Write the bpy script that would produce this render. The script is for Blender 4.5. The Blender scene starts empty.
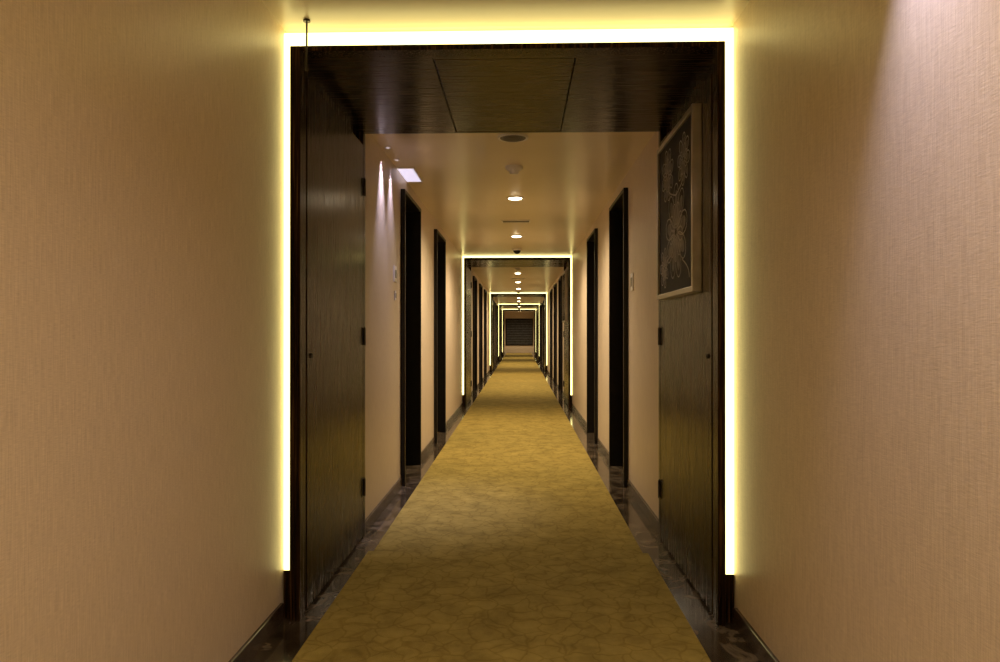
import bpy, bmesh, math, random
from mathutils import Vector, Matrix
random.seed(4)
S = bpy.context.scene
S.view_settings.view_transform = 'Standard'
C = bpy.context.collection

# ------------------------------------------------------------ materials
def newmat(name):
    m = bpy.data.materials.new(name); m.use_nodes = True
    nt = m.node_tree; b = nt.nodes['Principled BSDF']
    return m, nt, b
def N(nt, t, **k):
    n = nt.nodes.new(t)
    for a, v in k.items():
        if hasattr(n, a): setattr(n, a, v)
        else: n.inputs[a].default_value = v
    return n
def L(nt, a, b): nt.links.new(a, b)
def ramp(nt, stops):
    r = nt.nodes.new('ShaderNodeValToRGB'); e = r.color_ramp.elements
    while len(e) < len(stops): e.new(0.5)
    for i, (p, c) in enumerate(stops):
        e[i].position = p; e[i].color = (*c, 1)
    return r
def coords(nt, scale):
    tc = nt.nodes.new('ShaderNodeTexCoord'); mp = nt.nodes.new('ShaderNodeMapping')
    mp.inputs['Scale'].default_value = scale
    L(nt, tc.outputs['Object'], mp.inputs['Vector']); return mp.outputs['Vector']
def bump(nt, b, h, s, d=0.002):
    n = nt.nodes.new('ShaderNodeBump'); n.inputs['Strength'].default_value = s
    n.inputs['Distance'].default_value = d
    L(nt, h, n.inputs['Height']); L(nt, n.outputs['Normal'], b.inputs['Normal'])

def noise_mat(name, scale, nscale, stops, rough, bstr=0.1, metallic=0, detail=4, dist=0.0, bd=0.002, spec=0.5):
    m, nt, b = newmat(name)
    v = coords(nt, scale)
    n = N(nt, 'ShaderNodeTexNoise'); n.inputs['Scale'].default_value = nscale
    n.inputs['Detail'].default_value = detail; n.inputs['Distortion'].default_value = dist
    L(nt, v, n.inputs['Vector'])
    r = ramp(nt, stops); L(nt, n.outputs['Fac'], r.inputs['Fac'])
    L(nt, r.outputs['Color'], b.inputs['Base Color'])
    b.inputs['Roughness'].default_value = rough; b.inputs['Metallic'].default_value = metallic
    b.inputs['Specular IOR Level'].default_value = spec
    if bstr: bump(nt, b, n.outputs['Fac'], bstr, bd)
    return m

def wall_mat():
    m, nt, b = newmat('linen_wallpaper')
    v1 = coords(nt, (50, 50, 600)); v2 = coords(nt, (260, 260, 12))
    n1 = N(nt, 'ShaderNodeTexNoise'); n1.inputs['Scale'].default_value = 1; L(nt, v1, n1.inputs['Vector'])
    n2 = N(nt, 'ShaderNodeTexNoise'); n2.inputs['Scale'].default_value = 1; L(nt, v2, n2.inputs['Vector'])
    a = N(nt, 'ShaderNodeMath', operation='ADD'); L(nt, n1.outputs['Fac'], a.inputs[0]); L(nt, n2.outputs['Fac'], a.inputs[1])
    mu = N(nt, 'ShaderNodeMath', operation='MULTIPLY'); L(nt, a.outputs[0], mu.inputs[0]); mu.inputs[1].default_value = 0.5
    r = ramp(nt, [(0.3, (0.56, 0.45, 0.325)), (0.7, (0.79, 0.66, 0.49))])
    L(nt, mu.outputs[0], r.inputs['Fac'])
    L(nt, r.outputs['Color'], b.inputs['Base Color'])
    b.inputs['Roughness'].default_value = 0.42
    b.inputs['Specular IOR Level'].default_value = 0.45
    bump(nt, b, mu.outputs[0], 0.45, 0.0012)
    return m

def wood_mat(name='dark_wenge_wood', sc=(60, 60, 1.6), bs=0.18, sp=0.16):
    m, nt, b = newmat(name)
    v = coords(nt, sc)
    n = N(nt, 'ShaderNodeTexNoise'); n.inputs['Scale'].default_value = 1.8; n.inputs['Detail'].default_value = 4
    n.inputs['Distortion'].default_value = 0.3
    L(nt, v, n.inputs['Vector'])
    r = ramp(nt, [(0.38, (0.004, 0.0016, 0.0006)), (0.55, (0.018, 0.0085, 0.003)), (0.70, (0.090, 0.044, 0.013))])
    L(nt, n.outputs['Fac'], r.inputs['Fac']); L(nt, r.outputs['Color'], b.inputs['Base Color'])
    rr = ramp(nt, [(0.38, (0.19, 0.19, 0.19)), (0.7, (0.32, 0.32, 0.32))])
    L(nt, n.outputs['Fac'], rr.inputs['Fac']); L(nt, rr.outputs['Color'], b.inputs['Roughness'])
    b.inputs['Specular IOR Level'].default_value = sp
    b.inputs['Specular Tint'].default_value = (1.0, 0.78, 0.52, 1)
    bump(nt, b, n.outputs['Fac'], bs, 0.001)
    return m

def carpet_mat():
    m, nt, b = newmat('olive_gold_carpet')
    v = coords(nt, (1, 1, 1))
    wn = N(nt, 'ShaderNodeTexNoise'); wn.inputs['Scale'].default_value = 7; L(nt, v, wn.inputs['Vector'])
    mx = N(nt, 'ShaderNodeVectorMath', operation='MULTIPLY_ADD')
    L(nt, wn.outputs['Color'], mx.inputs[0]); mx.inputs[1].default_value = (0.15, 0.15, 0); L(nt, v, mx.inputs[2])
    vo = N(nt, 'ShaderNodeTexVoronoi', feature='DISTANCE_TO_EDGE'); vo.inputs['Scale'].default_value = 11
    L(nt, mx.outputs[0], vo.inputs['Vector'])
    r1 = ramp(nt, [(0.0, (0.34, 0.25, 0.062)), (0.07, (0.43, 0.325, 0.085)), (1, (0.47, 0.36, 0.098))])
    L(nt, vo.outputs['Distance'], r1.inputs['Fac'])
    n = N(nt, 'ShaderNodeTexNoise'); n.inputs['Scale'].default_value = 6.0; n.inputs['Detail'].default_value = 10
    n.inputs['Roughness'].default_value = 0.7
    L(nt, v, n.inputs['Vector'])
    r2 = ramp(nt, [(0.3, (0.55, 0.54, 0.52)), (0.7, (1.0, 1.0, 1.0))]); L(nt, n.outputs['Fac'], r2.inputs['Fac'])
    mm = N(nt, 'ShaderNodeMix', data_type='RGBA', blend_type='MULTIPLY'); mm.inputs[0].default_value = 1
    L(nt, r1.outputs['Color'], mm.inputs[6]); L(nt, r2.outputs['Color'], mm.inputs[7])
    L(nt, mm.outputs[2], b.inputs['Base Color'])
    b.inputs['Roughness'].default_value = 0.95; b.inputs['Specular IOR Level'].default_value = 0.1
    f = N(nt, 'ShaderNodeTexNoise'); f.inputs['Scale'].default_value = 300; L(nt, v, f.inputs['Vector'])
    bump(nt, b, f.outputs['Fac'], 0.6, 0.004)
    return m

def emis(name, col, s):
    m, nt, b = newmat(name)
    b.inputs['Base Color'].default_value = (0.9, 0.9, 0.85, 1)
    b.inputs['Emission Color'].default_value = (*col, 1)
    b.inputs['Emission Strength'].default_value = s
    return m

WALL = wall_mat(); WOOD = wood_mat(); WOODX = wood_mat('dark_wenge_wood_cross_grain', (1.6, 60, 60), 0.06, 0.25); CARPET = carpet_mat()
MARBLE = noise_mat('brown_marble', (1, 1, 1), 5, [(0.35, (0.022, 0.015, 0.009)), (0.5, (0.06, 0.043, 0.027)), (0.56, (0.15, 0.115, 0.08)), (0.62, (0.04, 0.027, 0.017))], 0.12, 0, detail=8, dist=1.2)
CEIL = noise_mat('satin_ceiling_paint', (1, 1, 1), 2, [(0.3, (0.74, 0.63, 0.48)), (0.7, (0.78, 0.67, 0.52))], 0.28, 0.15, bd=0.004)
BASE = noise_mat('dark_brown_skirting', (1, 1, 1), 12, [(0.3, (0.03, 0.018, 0.012)), (0.7, (0.075, 0.05, 0.035))], 0.2, 0)
BLACK = noise_mat('black_lacquer', (1, 1, 1), 20, [(0.3, (0.004, 0.003, 0.003)), (0.7, (0.009, 0.007, 0.006))], 0.4, 0, spec=0.3)
ARTBG = noise_mat('matt_black_board', (1, 1, 1), 9, [(0.3, (0.006, 0.006, 0.005)), (0.7, (0.02, 0.018, 0.015))], 0.6, 0, spec=0.2)
SILVER = noise_mat('brushed_silver', (1, 40, 1), 8, [(0.3, (0.34, 0.32, 0.29)), (0.7, (0.5, 0.47, 0.43))], 0.3, 0.05, metallic=0.9)
BRONZE = noise_mat('dark_hinge_metal', (1, 1, 1), 30, [(0.3, (0.03, 0.025, 0.02)), (0.7, (0.06, 0.05, 0.04))], 0.35, 0, metallic=0.8)
WHITE = noise_mat('white_plastic', (1, 1, 1), 10, [(0.3, (0.84, 0.80, 0.75)), (0.7, (0.88, 0.85, 0.8))], 0.4, 0)
GREY = noise_mat('grey_grille', (1, 1, 1), 10, [(0.3, (0.16, 0.145, 0.13)), (0.7, (0.24, 0.22, 0.19))], 0.5, 0)
DGREY = noise_mat('charcoal_relief', (1, 1, 1), 10, [(0.3, (0.03, 0.03, 0.028)), (0.7, (0.09, 0.085, 0.08))], 0.5, 0)
ENGRAVE = noise_mat('etched_white_line', (1, 1, 1), 12, [(0.3, (0.60, 0.58, 0.55)), (0.7, (0.8, 0.77, 0.73))], 0.6, 0)
PETAL = noise_mat('etched_grey_petal', (1, 1, 1), 18, [(0.3, (0.10, 0.095, 0.09)), (0.7, (0.40, 0.38, 0.35))], 0.6, 0)
LED = emis('led_warm_diffuser', (1.0, 0.86, 0.32), 3.4)
LAMP = emis('downlight_lens', (1.0, 0.82, 0.55), 25)
COOL_GLOW = emis('cool_violet_glow', (0.80, 0.74, 1.0), 0.9)  # glow of the washer lenses and the added ceiling patch

# ------------------------------------------------------------ helpers
def mesh_obj(name, bm, mats, parent=None, smooth=False):
    me = bpy.data.meshes.new(name); bm.to_mesh(me); bm.free()
    o = bpy.data.objects.new(name, me); C.objects.link(o)
    for m in (mats if isinstance(mats, (list, tuple)) else [mats]): me.materials.append(m)
    if smooth:
        for p in me.polygons: p.use_smooth = True
    if parent: o.parent = parent
    return o
def addbox(bm, x0, x1, y0, y1, z0, z1, mi=0, bev=0):
    r = bmesh.ops.create_cube(bm, size=1)
    for v in r['verts']:
        v.co = Vector((x0 + (v.co.x + .5) * (x1 - x0), y0 + (v.co.y + .5) * (y1 - y0), z0 + (v.co.z + .5) * (z1 - z0)))
    fs = set(f for v in r['verts'] for f in v.link_faces)
    if bev:
        es = list(set(e for v in r['verts'] for e in v.link_edges))
        rb = bmesh.ops.bevel(bm, geom=es, offset=bev, segments=2, affect='EDGES', profile=0.5)
        fs = set(rb['faces']) | set(f for f in fs if f.is_valid)
    for f in fs: f.material_index = mi
def boxes(name, bl, mats, parent=None, bev=0):
    bm = bmesh.new()
    for b in bl:
        mi = b[6] if len(b) > 6 else 0
        x0, x1 = sorted(b[0:2]); y0, y1 = sorted(b[2:4]); z0, z1 = sorted(b[4:6])
        addbox(bm, x0, x1, y0, y1, z0, z1, mi, bev)
    return mesh_obj(name, bm, mats, parent)
def addcyl(bm, c, r1, r2, h, axis='Z', seg=32, mi=0):
    M = Matrix.Translation(Vector(c))
    if axis == 'X': M = M @ Matrix.Rotation(math.pi / 2, 4, 'Y')
    if axis == 'Y': M = M @ Matrix.Rotation(math.pi / 2, 4, 'X')
    r = bmesh.ops.create_cone(bm, cap_ends=True, segments=seg, radius1=r1, radius2=r2, depth=h, matrix=M)
    for f in set(f for v in r['verts'] for f in v.link_faces): f.material_index = mi
def lathe(bm, prof, c, seg=40, mi=0):
    rings = []
    for r, z in prof:
        rings.append([bm.verts.new((c[0] + r * math.cos(2 * math.pi * i / seg), c[1] + r * math.sin(2 * math.pi * i / seg), c[2] + z)) for i in range(seg)])
    for a, b in zip(rings, rings[1:]):
        for i in range(seg):
            f = bm.faces.new((a[i], a[(i + 1) % seg], b[(i + 1) % seg], b[i])); f.material_index = mi
    f = bm.faces.new(rings[0]); f.material_index = mi
    f = bm.faces.new(rings[-1]); f.material_index = mi
def empty(name):
    e = bpy.data.objects.new(name, None); C.objects.link(e); e.empty_display_size = 0.1
    return e

# ------------------------------------------------------------ layout (metres, +Y down the corridor)
YB = -4.0; YE = 42.5
XLn, XRn = -1.00, 0.89         # near bay
XL, XR = -0.935, 0.84          # further bays
ZN, ZC = 2.485, 2.45
DEP = 1.23
P = [2.97, 11.5, 22.0, 30.5, 37.0]
RE = []                        # door recesses
for i, p in enumerate(P):
    nxt = P[i + 1] if i + 1 < len(P) else YE
    for a in (2.59, 4.75, 6.9):
        if i == 0 and a > 6: continue
        if p + a + 0.95 < nxt - 0.4: RE.append((p + a, p + a + 0.92))
HD = 2.30

boxes('floor', [(-1.4, 1.3, YB - .2, YE + .2, -0.12, 0)], MARBLE)
boxes('ceiling', [(-1.4, 1.3, YB - .2, P[0] + 0.05, ZN, 2.7), (-1.4, 1.3, P[0] + 0.05, YE + .2, ZC, 2.7)], CEIL)
def wall(name, side):
    n = XLn if side < 0 else XRn; f = XL if side < 0 else XR
    out = n + side * 0.35
    bl = [(n, out, YB, P[0] + DEP, 0, 2.6)]
    y = P[0] + DEP
    for a, b in RE:
        bl.append((f, out, y, a, 0, 2.6))
        bl.append((f, out, a, b, HD + 0.03, 2.6))
        bl.append((f + side * 0.24, out, a, b, 0, HD + 0.03))
        y = b
    bl.append((f, out, y, YE, 0, 2.6))
    return boxes(name, bl, WALL)
wall('wall_left', -1); wall('wall_right', 1)
boxes('wall_back', [(-1.35, 1.25, YB - .15, YB, 0, 2.6)], WALL)
boxes('wall_far', [(-1.35, 1.25, YE, YE + .15, 0, 2.6)], WALL)
def baseb(name, side):
    n = XLn if side < 0 else XRn; f = XL if side < 0 else XR; t = 0.016
    bl = [(n, n - side * t, YB, P[0] - 0.02, 0, 0.075)]
    y = P[0] + DEP + 0.01
    segs = sorted([(a - 0.045, b + 0.045) for a, b in RE] + [(p - 0.02, p + DEP + 0.01) for p in P[1:]])
    for a, b in segs:
        if a > y: bl.append((f, f - side * t, y, a, 0, 0.075))
        y = b
    bl.append((f, f - side * t, y, YE, 0, 0.075))
    return boxes(name, bl, BASE, bev=0.003)
baseb('baseboard_left', -1); baseb('baseboard_right', 1)

boxes('carpet_runner', [(-0.825, 0.69, YB + .05, 3.86, 0.0, 0.016), (-0.80, 0.665, 3.868, YE - .02, 0.0, 0.011)], CARPET, bev=0.003)

# ------------------------------------------------------------ portals
def artwork(y0, y1, z0, z1, x, side, nm='framed_flower_artwork'):
    e = empty(nm); s = -side
    xa, xb = x, x + s * 0.042
    w = 0.026
    boxes('frame', [(xa, xb, y0, y0 + w, z0, z1), (xa, xb, y1 - w, y1, z0, z1), (xa, xb, y0 + w, y1 - w, z0, z0 + w), (xa, xb, y0 + w, y1 - w, z1 - w, z1)], SILVER, e, 0.002)
    boxes('backing_panel', [(xa, xa + s * 0.030, y0 + w, y1 - w, z0 + w, z1 - w)], ARTBG, e)
    xs = xa + s * 0.0322; xp = xa + s * 0.0310
    bm = bmesh.new()
    def strip(pts, wd, closed=True):
        n = len(pts); lo, hi = [], []
        for i in range(n):
            a = pts[(i - 1) % n] if closed or i > 0 else pts[i]; b = pts[(i + 1) % n] if closed or i < n - 1 else pts[i]
            t = Vector((b[0] - a[0], b[1] - a[1])); t = t.normalized() if t.length else Vector((1, 0))
            nn = Vector((-t.y, t.x)) * wd
            lo.append(bm.verts.new((xs, pts[i][0] + nn.x, pts[i][1] + nn.y))); hi.append(bm.verts.new((xs, pts[i][0] - nn.x, pts[i][1] - nn.y)))
        for i in range(n if closed else n - 1):
            j = (i + 1) % n
            bm.faces.new((lo[i], lo[j], hi[j], hi[i]))
    cy, cz = (y0 + y1) / 2, (z0 + z1) / 2
    sc = (y1 - y0); tick = [0]
    def flower(cy, cz, R, n, rot):
        for lay, (rr, off) in enumerate(((1, 0), (0.62, 0.5))):
            for k in range(n):
                a = rot + 2 * math.pi * (k + off) / n
                for q in (1.0, 0.6):
                    pts = []
                    for i in range(20):
                        t = 2 * math.pi * i / 20
                        u = (0.5 - 0.5 * math.cos(t)); v = math.sin(t) * 0.24 * (0.6 + 0.6 * u) * q
                        u = 0.14 + u * (0.86 if q == 1 else 0.72)
                        pts.append((cy + R * rr * (u * math.cos(a) - v * math.sin(a)), cz + R * rr * (u * math.sin(a) + v * math.cos(a))))
                    if q == 1:
                        strip(pts, 0.0030 * sc / 0.8)
                    else:
                        tick[0] += 1; xx = xp + s * 0.00004 * (tick[0] % 20)
                        f = bm.faces.new([bm.verts.new((xx, a_, b_)) for a_, b_ in pts]); f.material_index = 1
    flower(cy - .04 * sc, cz - .12 * sc, 0.29 * sc, 9, 0.2)
    flower(cy + .20 * sc, cz + .27 * sc, 0.17 * sc, 8, 0.5)
    flower(cy - .24 * sc, cz + .27 * sc, 0.15 * sc, 8, 0.1)
    flower(cy + .30 * sc, cz - .31 * sc, 0.13 * sc, 7, 0.9)
    for (ay, az, by, bz, c) in ((-.04, .1, .17, .2, .08), (-.04, .1, -.22, .2, -.08), (.1, -.25, .24, -.3, .05), (-.2, -.3, -.38, -.42, -.05)):
        pts = []
        for i in range(14):
            t = i / 13
            pts.append((cy + sc * (ay + (by - ay) * t + c * math.sin(math.pi * t)), cz + sc * (az + (bz - az) * t)))
        strip(pts, 0.004, False)
    mesh_obj('engraved_flowers', bm, [ENGRAVE, PETAL], e)
    return e

def portal(i, p):
    first = i == 0
    wl, wr = (XLn, XRn) if first else (XL, XR)
    if first: ol, il, orr, ir = -0.961, -0.917, 0.843, 0.812
    else:     ol, il, orr, ir = -0.905, -0.872, 0.812, 0.780
    top = ZN if first else ZC
    zo, zi = (2.400, 2.378) if first else (2.415, 2.375)
    e = empty('doorway_portal')
    F = p - 0.02; B = p + DEP
    boxes('casing', [(ol, il, F, p + 0.06, 0, zo), (orr, ir, F, p + 0.06, 0, zo), (il, ir, F, p + 0.06, zi, zo)], WOOD, e, 0.002)
    a, b = -0.37, 0.235; g = 0.006; y0, y1 = p + 0.10, B - 0.03
    zs0, zs1 = zi + 0.002, zo + 0.02
    ls, rs = wl + 0.004 if first else il - 0.04, wr - 0.004 if first else ir + 0.04
    bl = [(ls, a - g, p + 0.06, B, zs0, zs1), (b + g, rs, p + 0.06, B, zs0, zs1),
          (a - g, b + g, p + 0.06, y0 - g, zs0, zs1), (a - g, b + g, y1 + g, B, zs0, zs1), (a, b, y0, y1, zs0 + 0.001, zs1)]
    boxes('soffit', bl, WOODX, e, 0.0015)
    ll = (wl + 0.003, il - 0.034); lr = (wr - 0.003, ir + 0.034)
    boxes('side_lining', [(ll[0], ll[1], p + 0.06, B, 0, zs0), (lr[0], lr[1], p + 0.06, B, 0, zs0)], WOOD, e)
    boxes('rear_casing', [(ll[1], il, B - 0.05, B + 0.004, 0, zs0), (lr[1], ir, B - 0.05, B + 0.004, 0, zs0)], WOOD, e, 0.002)
    for side, w0 in ((-1, il), (1, ir)):
        d = empty('fire_door')
        xo = w0 + side * 0.032; xi = w0 + side * -0.001
        boxes('leaf', [(xo, xi, p + 0.075, B - 0.062, 0.012, 2.30)], WOOD, d, 0.003)
        bm = bmesh.new()
        for z in (0.30, 1.18, 2.05):
            addcyl(bm, (w0 - side * 0.008, B - 0.058, z), 0.008, 0.008, 0.10, 'Z', 16)
            addcyl(bm, (w0 - side * 0.008, B - 0.058, z + 0.053), 0.005, 0.003, 0.008, 'Z', 16)
            addbox(bm, min(w0 - side * 0.003, w0), max(w0 - side * 0.003, w0), B - 0.10, B - 0.05, z - 0.05, z + 0.05)
        mesh_obj('hinges', bm, BRONZE, d)
        bm = bmesh.new()
        addcyl(bm, (w0 - side * 0.004, p + 0.13, 1.10), 0.011, 0.011, 0.006, 'X', 24)
        addcyl(bm, (w0 - side * 0.008, p + 0.13, 1.10), 0.005, 0.005, 0.004, 'X', 24)
        mesh_obj('lock_cylinder', bm, BRONZE, d)
    zb = 0.20
    yb, yf = p + 0.035, p + 0.012
    l = empty('led_light_strip')
    tt = top - (0.018 if first else 0.004)
    boxes('diffuser', [(wl + 0.004, ol - 0.002, yf, yb, zb, tt), (orr + 0.002, wr - 0.004, yf, yb, zb, tt),
                       (ol - 0.002, orr + 0.002, yf, yb, zo + 0.003, tt)], LED, l)
    boxes('slot_base', [(wl + 0.004, ol - 0.002, yf, yb, 0.0, zb), (orr + 0.002, wr - 0.004, yf, yb, 0.0, zb)], WOOD, l)
for i, p in enumerate(P): portal(i, p)
artwork(3.20, 4.03, 1.385, 2.225, 0.810, 1)
artwork(P[1] + .2, P[1] + 1.0, 1.385, 2.225, 0.778, 1)

# ------------------------------------------------------------ guest room doors in recesses
def room_door(a, b, side):
    e = empty('hotel_room_door')
    f = XL if side < 0 else XR
    face = f - side * 0.035; back = f + side * 0.20
    boxes('frame', [(face, back, a - 0.0, a + 0.03, 0, HD + 0.03), (face, back, b - 0.03, b, 0, HD + 0.03), (face, back, a + 0.03, b - 0.03, HD, HD + 0.03)], BLACK, e, 0.002)
    boxes('leaf', [(f + side * 0.14, f + side * 0.19, a + 0.034, b - 0.034, 0.006, HD - 0.004)], WOOD, e, 0.002)
    bm = bmesh.new()
    x = f + side * 0.14
    addbox(bm, min(x, x - side * .008), max(x, x - side * .008), a + 0.06, a + 0.10, 0.92, 1.12, 0, 0.002)
    addcyl(bm, (x - side * 0.03, a + 0.08, 1.0), 0.009, 0.009, 0.05, 'X', 16)
    addcyl(bm, (x - side * 0.05, a + 0.13, 1.0), 0.008, 0.008, 0.11, 'Y', 16)
    mesh_obj('lever_handle', bm, SILVER, e)
for a, b in RE:
    room_door(a, b, -1); room_door(a, b, 1)

def plate(x, y, z, side, w=0.08, h=0.12, nm='light_switch_plate'):
    e = empty(nm); s = -side
    boxes('plate', [(x, x + s * 0.008, y - w / 2, y + w / 2, z - h / 2, z + h / 2)], WHITE, e, 0.002)
    boxes('rocker', [(x + s * .008, x + s * 0.012, y - w / 4, y + w / 4, z - h / 4, z + h / 4)], SILVER, e, 0.001)
plate(XL, 5.3, 1.64, -1, 0.12, 0.12, 'room_number_sign')
plate(XL, 5.3, 1.48, -1, 0.05, 0.07, 'doorbell_plate')
plate(XR, 5.35, 1.58, 1, 0.12, 0.13, 'room_number_sign')

# ------------------------------------------------------------ ceiling fittings
def lamp(kind, loc, power, col, size=0.08, spot=math.radians(110), blend=0.8, rot=(0, 0, 0)):
    ld = bpy.data.lights.new('bulb', kind); ld.energy = power; ld.color = col
    ld.spot_size = spot; ld.spot_blend = blend; ld.shadow_soft_size = size
    o = bpy.data.objects.new('bulb', ld); C.objects.link(o); o.location = loc; o.rotation_euler = rot
    return o
def downlight(x, y, z, power, col=(1, .78, .48), spot=150, rot=(0, 0, 0)):
    e = empty('ceiling_downlight')
    bm = bmesh.new()
    lathe(bm, [(0.060, 0.0), (0.062, -0.006), (0.078, -0.007), (0.083, 0.0)], (x, y, z))
    mesh_obj('trim_ring', bm, WHITE, e, True)
    bm = bmesh.new(); lathe(bm, [(0.061, -0.0005), (0.058, -0.008), (0.03, -0.014), (0.004, -0.017)], (x, y, z))
    mesh_obj('lens', bm, LAMP, e, True)
    o = lamp('SPOT', (x, y, z - 0.03), power, col, 0.05, math.radians(spot), 0.9, rot); o.parent = e
def detector(x, y, z):
    e = empty('smoke_detector'); bm = bmesh.new()
    lathe(bm, [(0.065, 0), (0.065, -0.014), (0.055, -0.026), (0.036, -0.032), (0.034, -0.052), (0.012, -0.058)], (x, y, z))
    mesh_obj('body', bm, WHITE, e, True)
def speaker(x, y, z, r=0.1):
    e = empty('ceiling_speaker'); bm = bmesh.new()
    lathe(bm, [(r, 0), (r * .99, -0.008), (r * .9, -0.011), (r * .86, -0.006)], (x, y, z))
    mesh_obj('rim', bm, WHITE, e, True)
    bm = bmesh.new()
    for k in range(5):
        rr = r * (0.82 - 0.16 * k)
        lathe(bm, [(rr, -0.006), (rr - 0.004, -0.009), (rr - 0.009, -0.0065)], (x, y, z), mi=0)
    mesh_obj('grille', bm, GREY, e, True)
def vent(x, y, z, w=0.32, l=0.14):
    e = empty('air_vent')
    bl = [(x - w / 2, x + w / 2, y - l / 2, y - l / 2 + .015, z - .01, z), (x - w / 2, x + w / 2, y + l / 2 - .015, y + l / 2, z - .01, z),
          (x - w / 2, x - w / 2 + .015, y - l / 2 + .015, y + l / 2 - .015, z - .01, z), (x + w / 2 - .015, x + w / 2, y - l / 2 + .015, y + l / 2 - .015, z - .01, z)]
    boxes('rim', bl, WHITE, e)
    boxes('slats', [(x - w / 2 + .015, x + w / 2 - .015, y - l / 2 + .02 + k * .018, y - l / 2 + .028 + k * .018, z - .008, z) for k in range(6)], GREY, e)
def dome(x, y, z):
    e = empty('security_camera_dome'); bm = bmesh.new()
    lathe(bm, [(0.07, 0), (0.07, -0.02), (0.06, -0.025)], (x, y, z)); mesh_obj('mount', bm, WHITE, e, True)
    bm = bmesh.new()
    lathe(bm, [(0.055 * math.cos(t), -0.025 - 0.05 * math.sin(t)) for t in [k * math.pi / 2 / 8 for k in range(8)]], (x, y, z))
    mesh_obj('dome', bm, BLACK, e, True)
cx = -0.045
PW = 195
speaker(cx, 4.55, ZC); detector(cx, 5.35, ZC); vent(cx, 7.95, ZC); dome(cx, 10.6, ZC)
WCOL = (1, .80, .53)
downlight(cx, 6.6, ZC, PW, WCOL, 160); downlight(cx, 9.2, ZC, PW, WCOL, 160)
for i, p in enumerate(P[1:], 1):
    nxt = P[i + 1] if i + 1 < len(P) else YE
    detector(cx, p + 2.2, ZC)
    y = p + 3.4
    while y < nxt - 0.5:
        downlight(cx, y, ZC, PW, WCOL, 160); y += 2.6
    vent(cx, p + 4.8, ZC)
    if nxt - p > 6: dome(cx, nxt - 0.9, ZC)
def washer(x, y, z, power, col, tilt, spot, blend=0.7, size=0.01):
    e = empty('wall_washer_downlight')
    bm = bmesh.new(); lathe(bm, [(0.014, 0.0), (0.016, -0.004), (0.022, -0.005), (0.024, 0.0)], (x, y, z)); mesh_obj('trim_ring', bm, WHITE, e, True)
    bm = bmesh.new(); lathe(bm, [(0.015, -0.0005), (0.014, -0.001), (0.004, -0.002)], (x, y, z)); mesh_obj('lens', bm, COOL_GLOW, e, True)
    o = lamp('SPOT', (x, y, z - 0.012), power, col, size, math.radians(spot), blend, (0, tilt, 0)); o.parent = e
washer(-0.890, 4.78, ZC, 85, (.68, .64, 1.0), math.radians(-3), 54, 1.0, 0.02)
washer(-0.890, 5.12, ZC, 50, (.68, .64, 1.0), math.radians(-3), 54, 1.0, 0.02)
e = empty('added_ceiling_glow_patch')  # no real fitting: added glowing patch for a bright ceiling corner
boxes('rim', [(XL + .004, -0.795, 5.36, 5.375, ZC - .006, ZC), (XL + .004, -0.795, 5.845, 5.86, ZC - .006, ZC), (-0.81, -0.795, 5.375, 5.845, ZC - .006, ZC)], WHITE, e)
boxes('diffuser', [(XL + .004, -0.81, 5.375, 5.845, ZC - .004, ZC)], COOL_GLOW, e)
washer(0.835, 1.55, ZN, 170, (.72, .68, 1.0), math.radians(1), 50, 1.0, 0.015)
washer(0.60, 1.05, ZN, 65, (.97, .82, .84), math.radians(8), 130, 1.0, 0.05)
downlight(-0.05, 0.3, ZN, 26, (1, .78, .33), 165)  # from here on unseen fill downlights, added to light the near bay
downlight(-0.05, -1.4, ZN, 155, (1, .78, .33), 165)
downlight(-0.05, -3.0, ZN, 140, (1, .78, .33), 165)

e = empty('ceiling_hook'); bm = bmesh.new()
addcyl(bm, (-0.875, 2.90, ZN - 0.10), 0.004, 0.004, 0.20, 'Z', 12)
addcyl(bm, (-0.875, 2.90, ZN - 0.004), 0.014, 0.014, 0.008, 'Z', 20)
addcyl(bm, (-0.875, 2.90, ZN - 0.20), 0.007, 0.004, 0.02, 'Z', 12)
mesh_obj('rod', bm, BRONZE, e)

# ------------------------------------------------------------ end wall artwork
e = empty('wall_art_panel')
boxes('frame', [(-0.86, 0.77, YE - .04, YE, 0.46, 0.50), (-0.86, 0.77, YE - .04, YE, 2.02, 2.06), (-0.86, -0.82, YE - .04, YE, 0.50, 2.02), (0.73, 0.77, YE - .04, YE, 0.50, 2.02)], WOOD, e)
boxes('panel', [(-0.82, 0.73, YE - .02, YE, 0.50, 2.02)], ARTBG, e)
boxes('relief_bands', [(-0.80, 0.71, YE - .03, YE - .02, 0.53 + k * .10, 0.58 + k * .10) for k in range(15)], DGREY, e)

w = bpy.data.worlds.new('world'); S.world = w; w.use_nodes = True
w.node_tree.nodes['Background'].inputs[0].default_value = (0.02, 0.015, 0.01, 1)
cd = bpy.data.cameras.new('camera'); cam = bpy.data.objects.new('camera', cd); C.objects.link(cam)
cd.sensor_width = 36; cd.lens = 36 * 0.713; cd.clip_start = 0.02
yaw = math.atan(20 / 713); pit = math.atan(2 / 713)
cam.location = (0, 0, 1.2)
cam.rotation_euler = (math.pi / 2 + pit, 0, yaw)
S.camera = cam
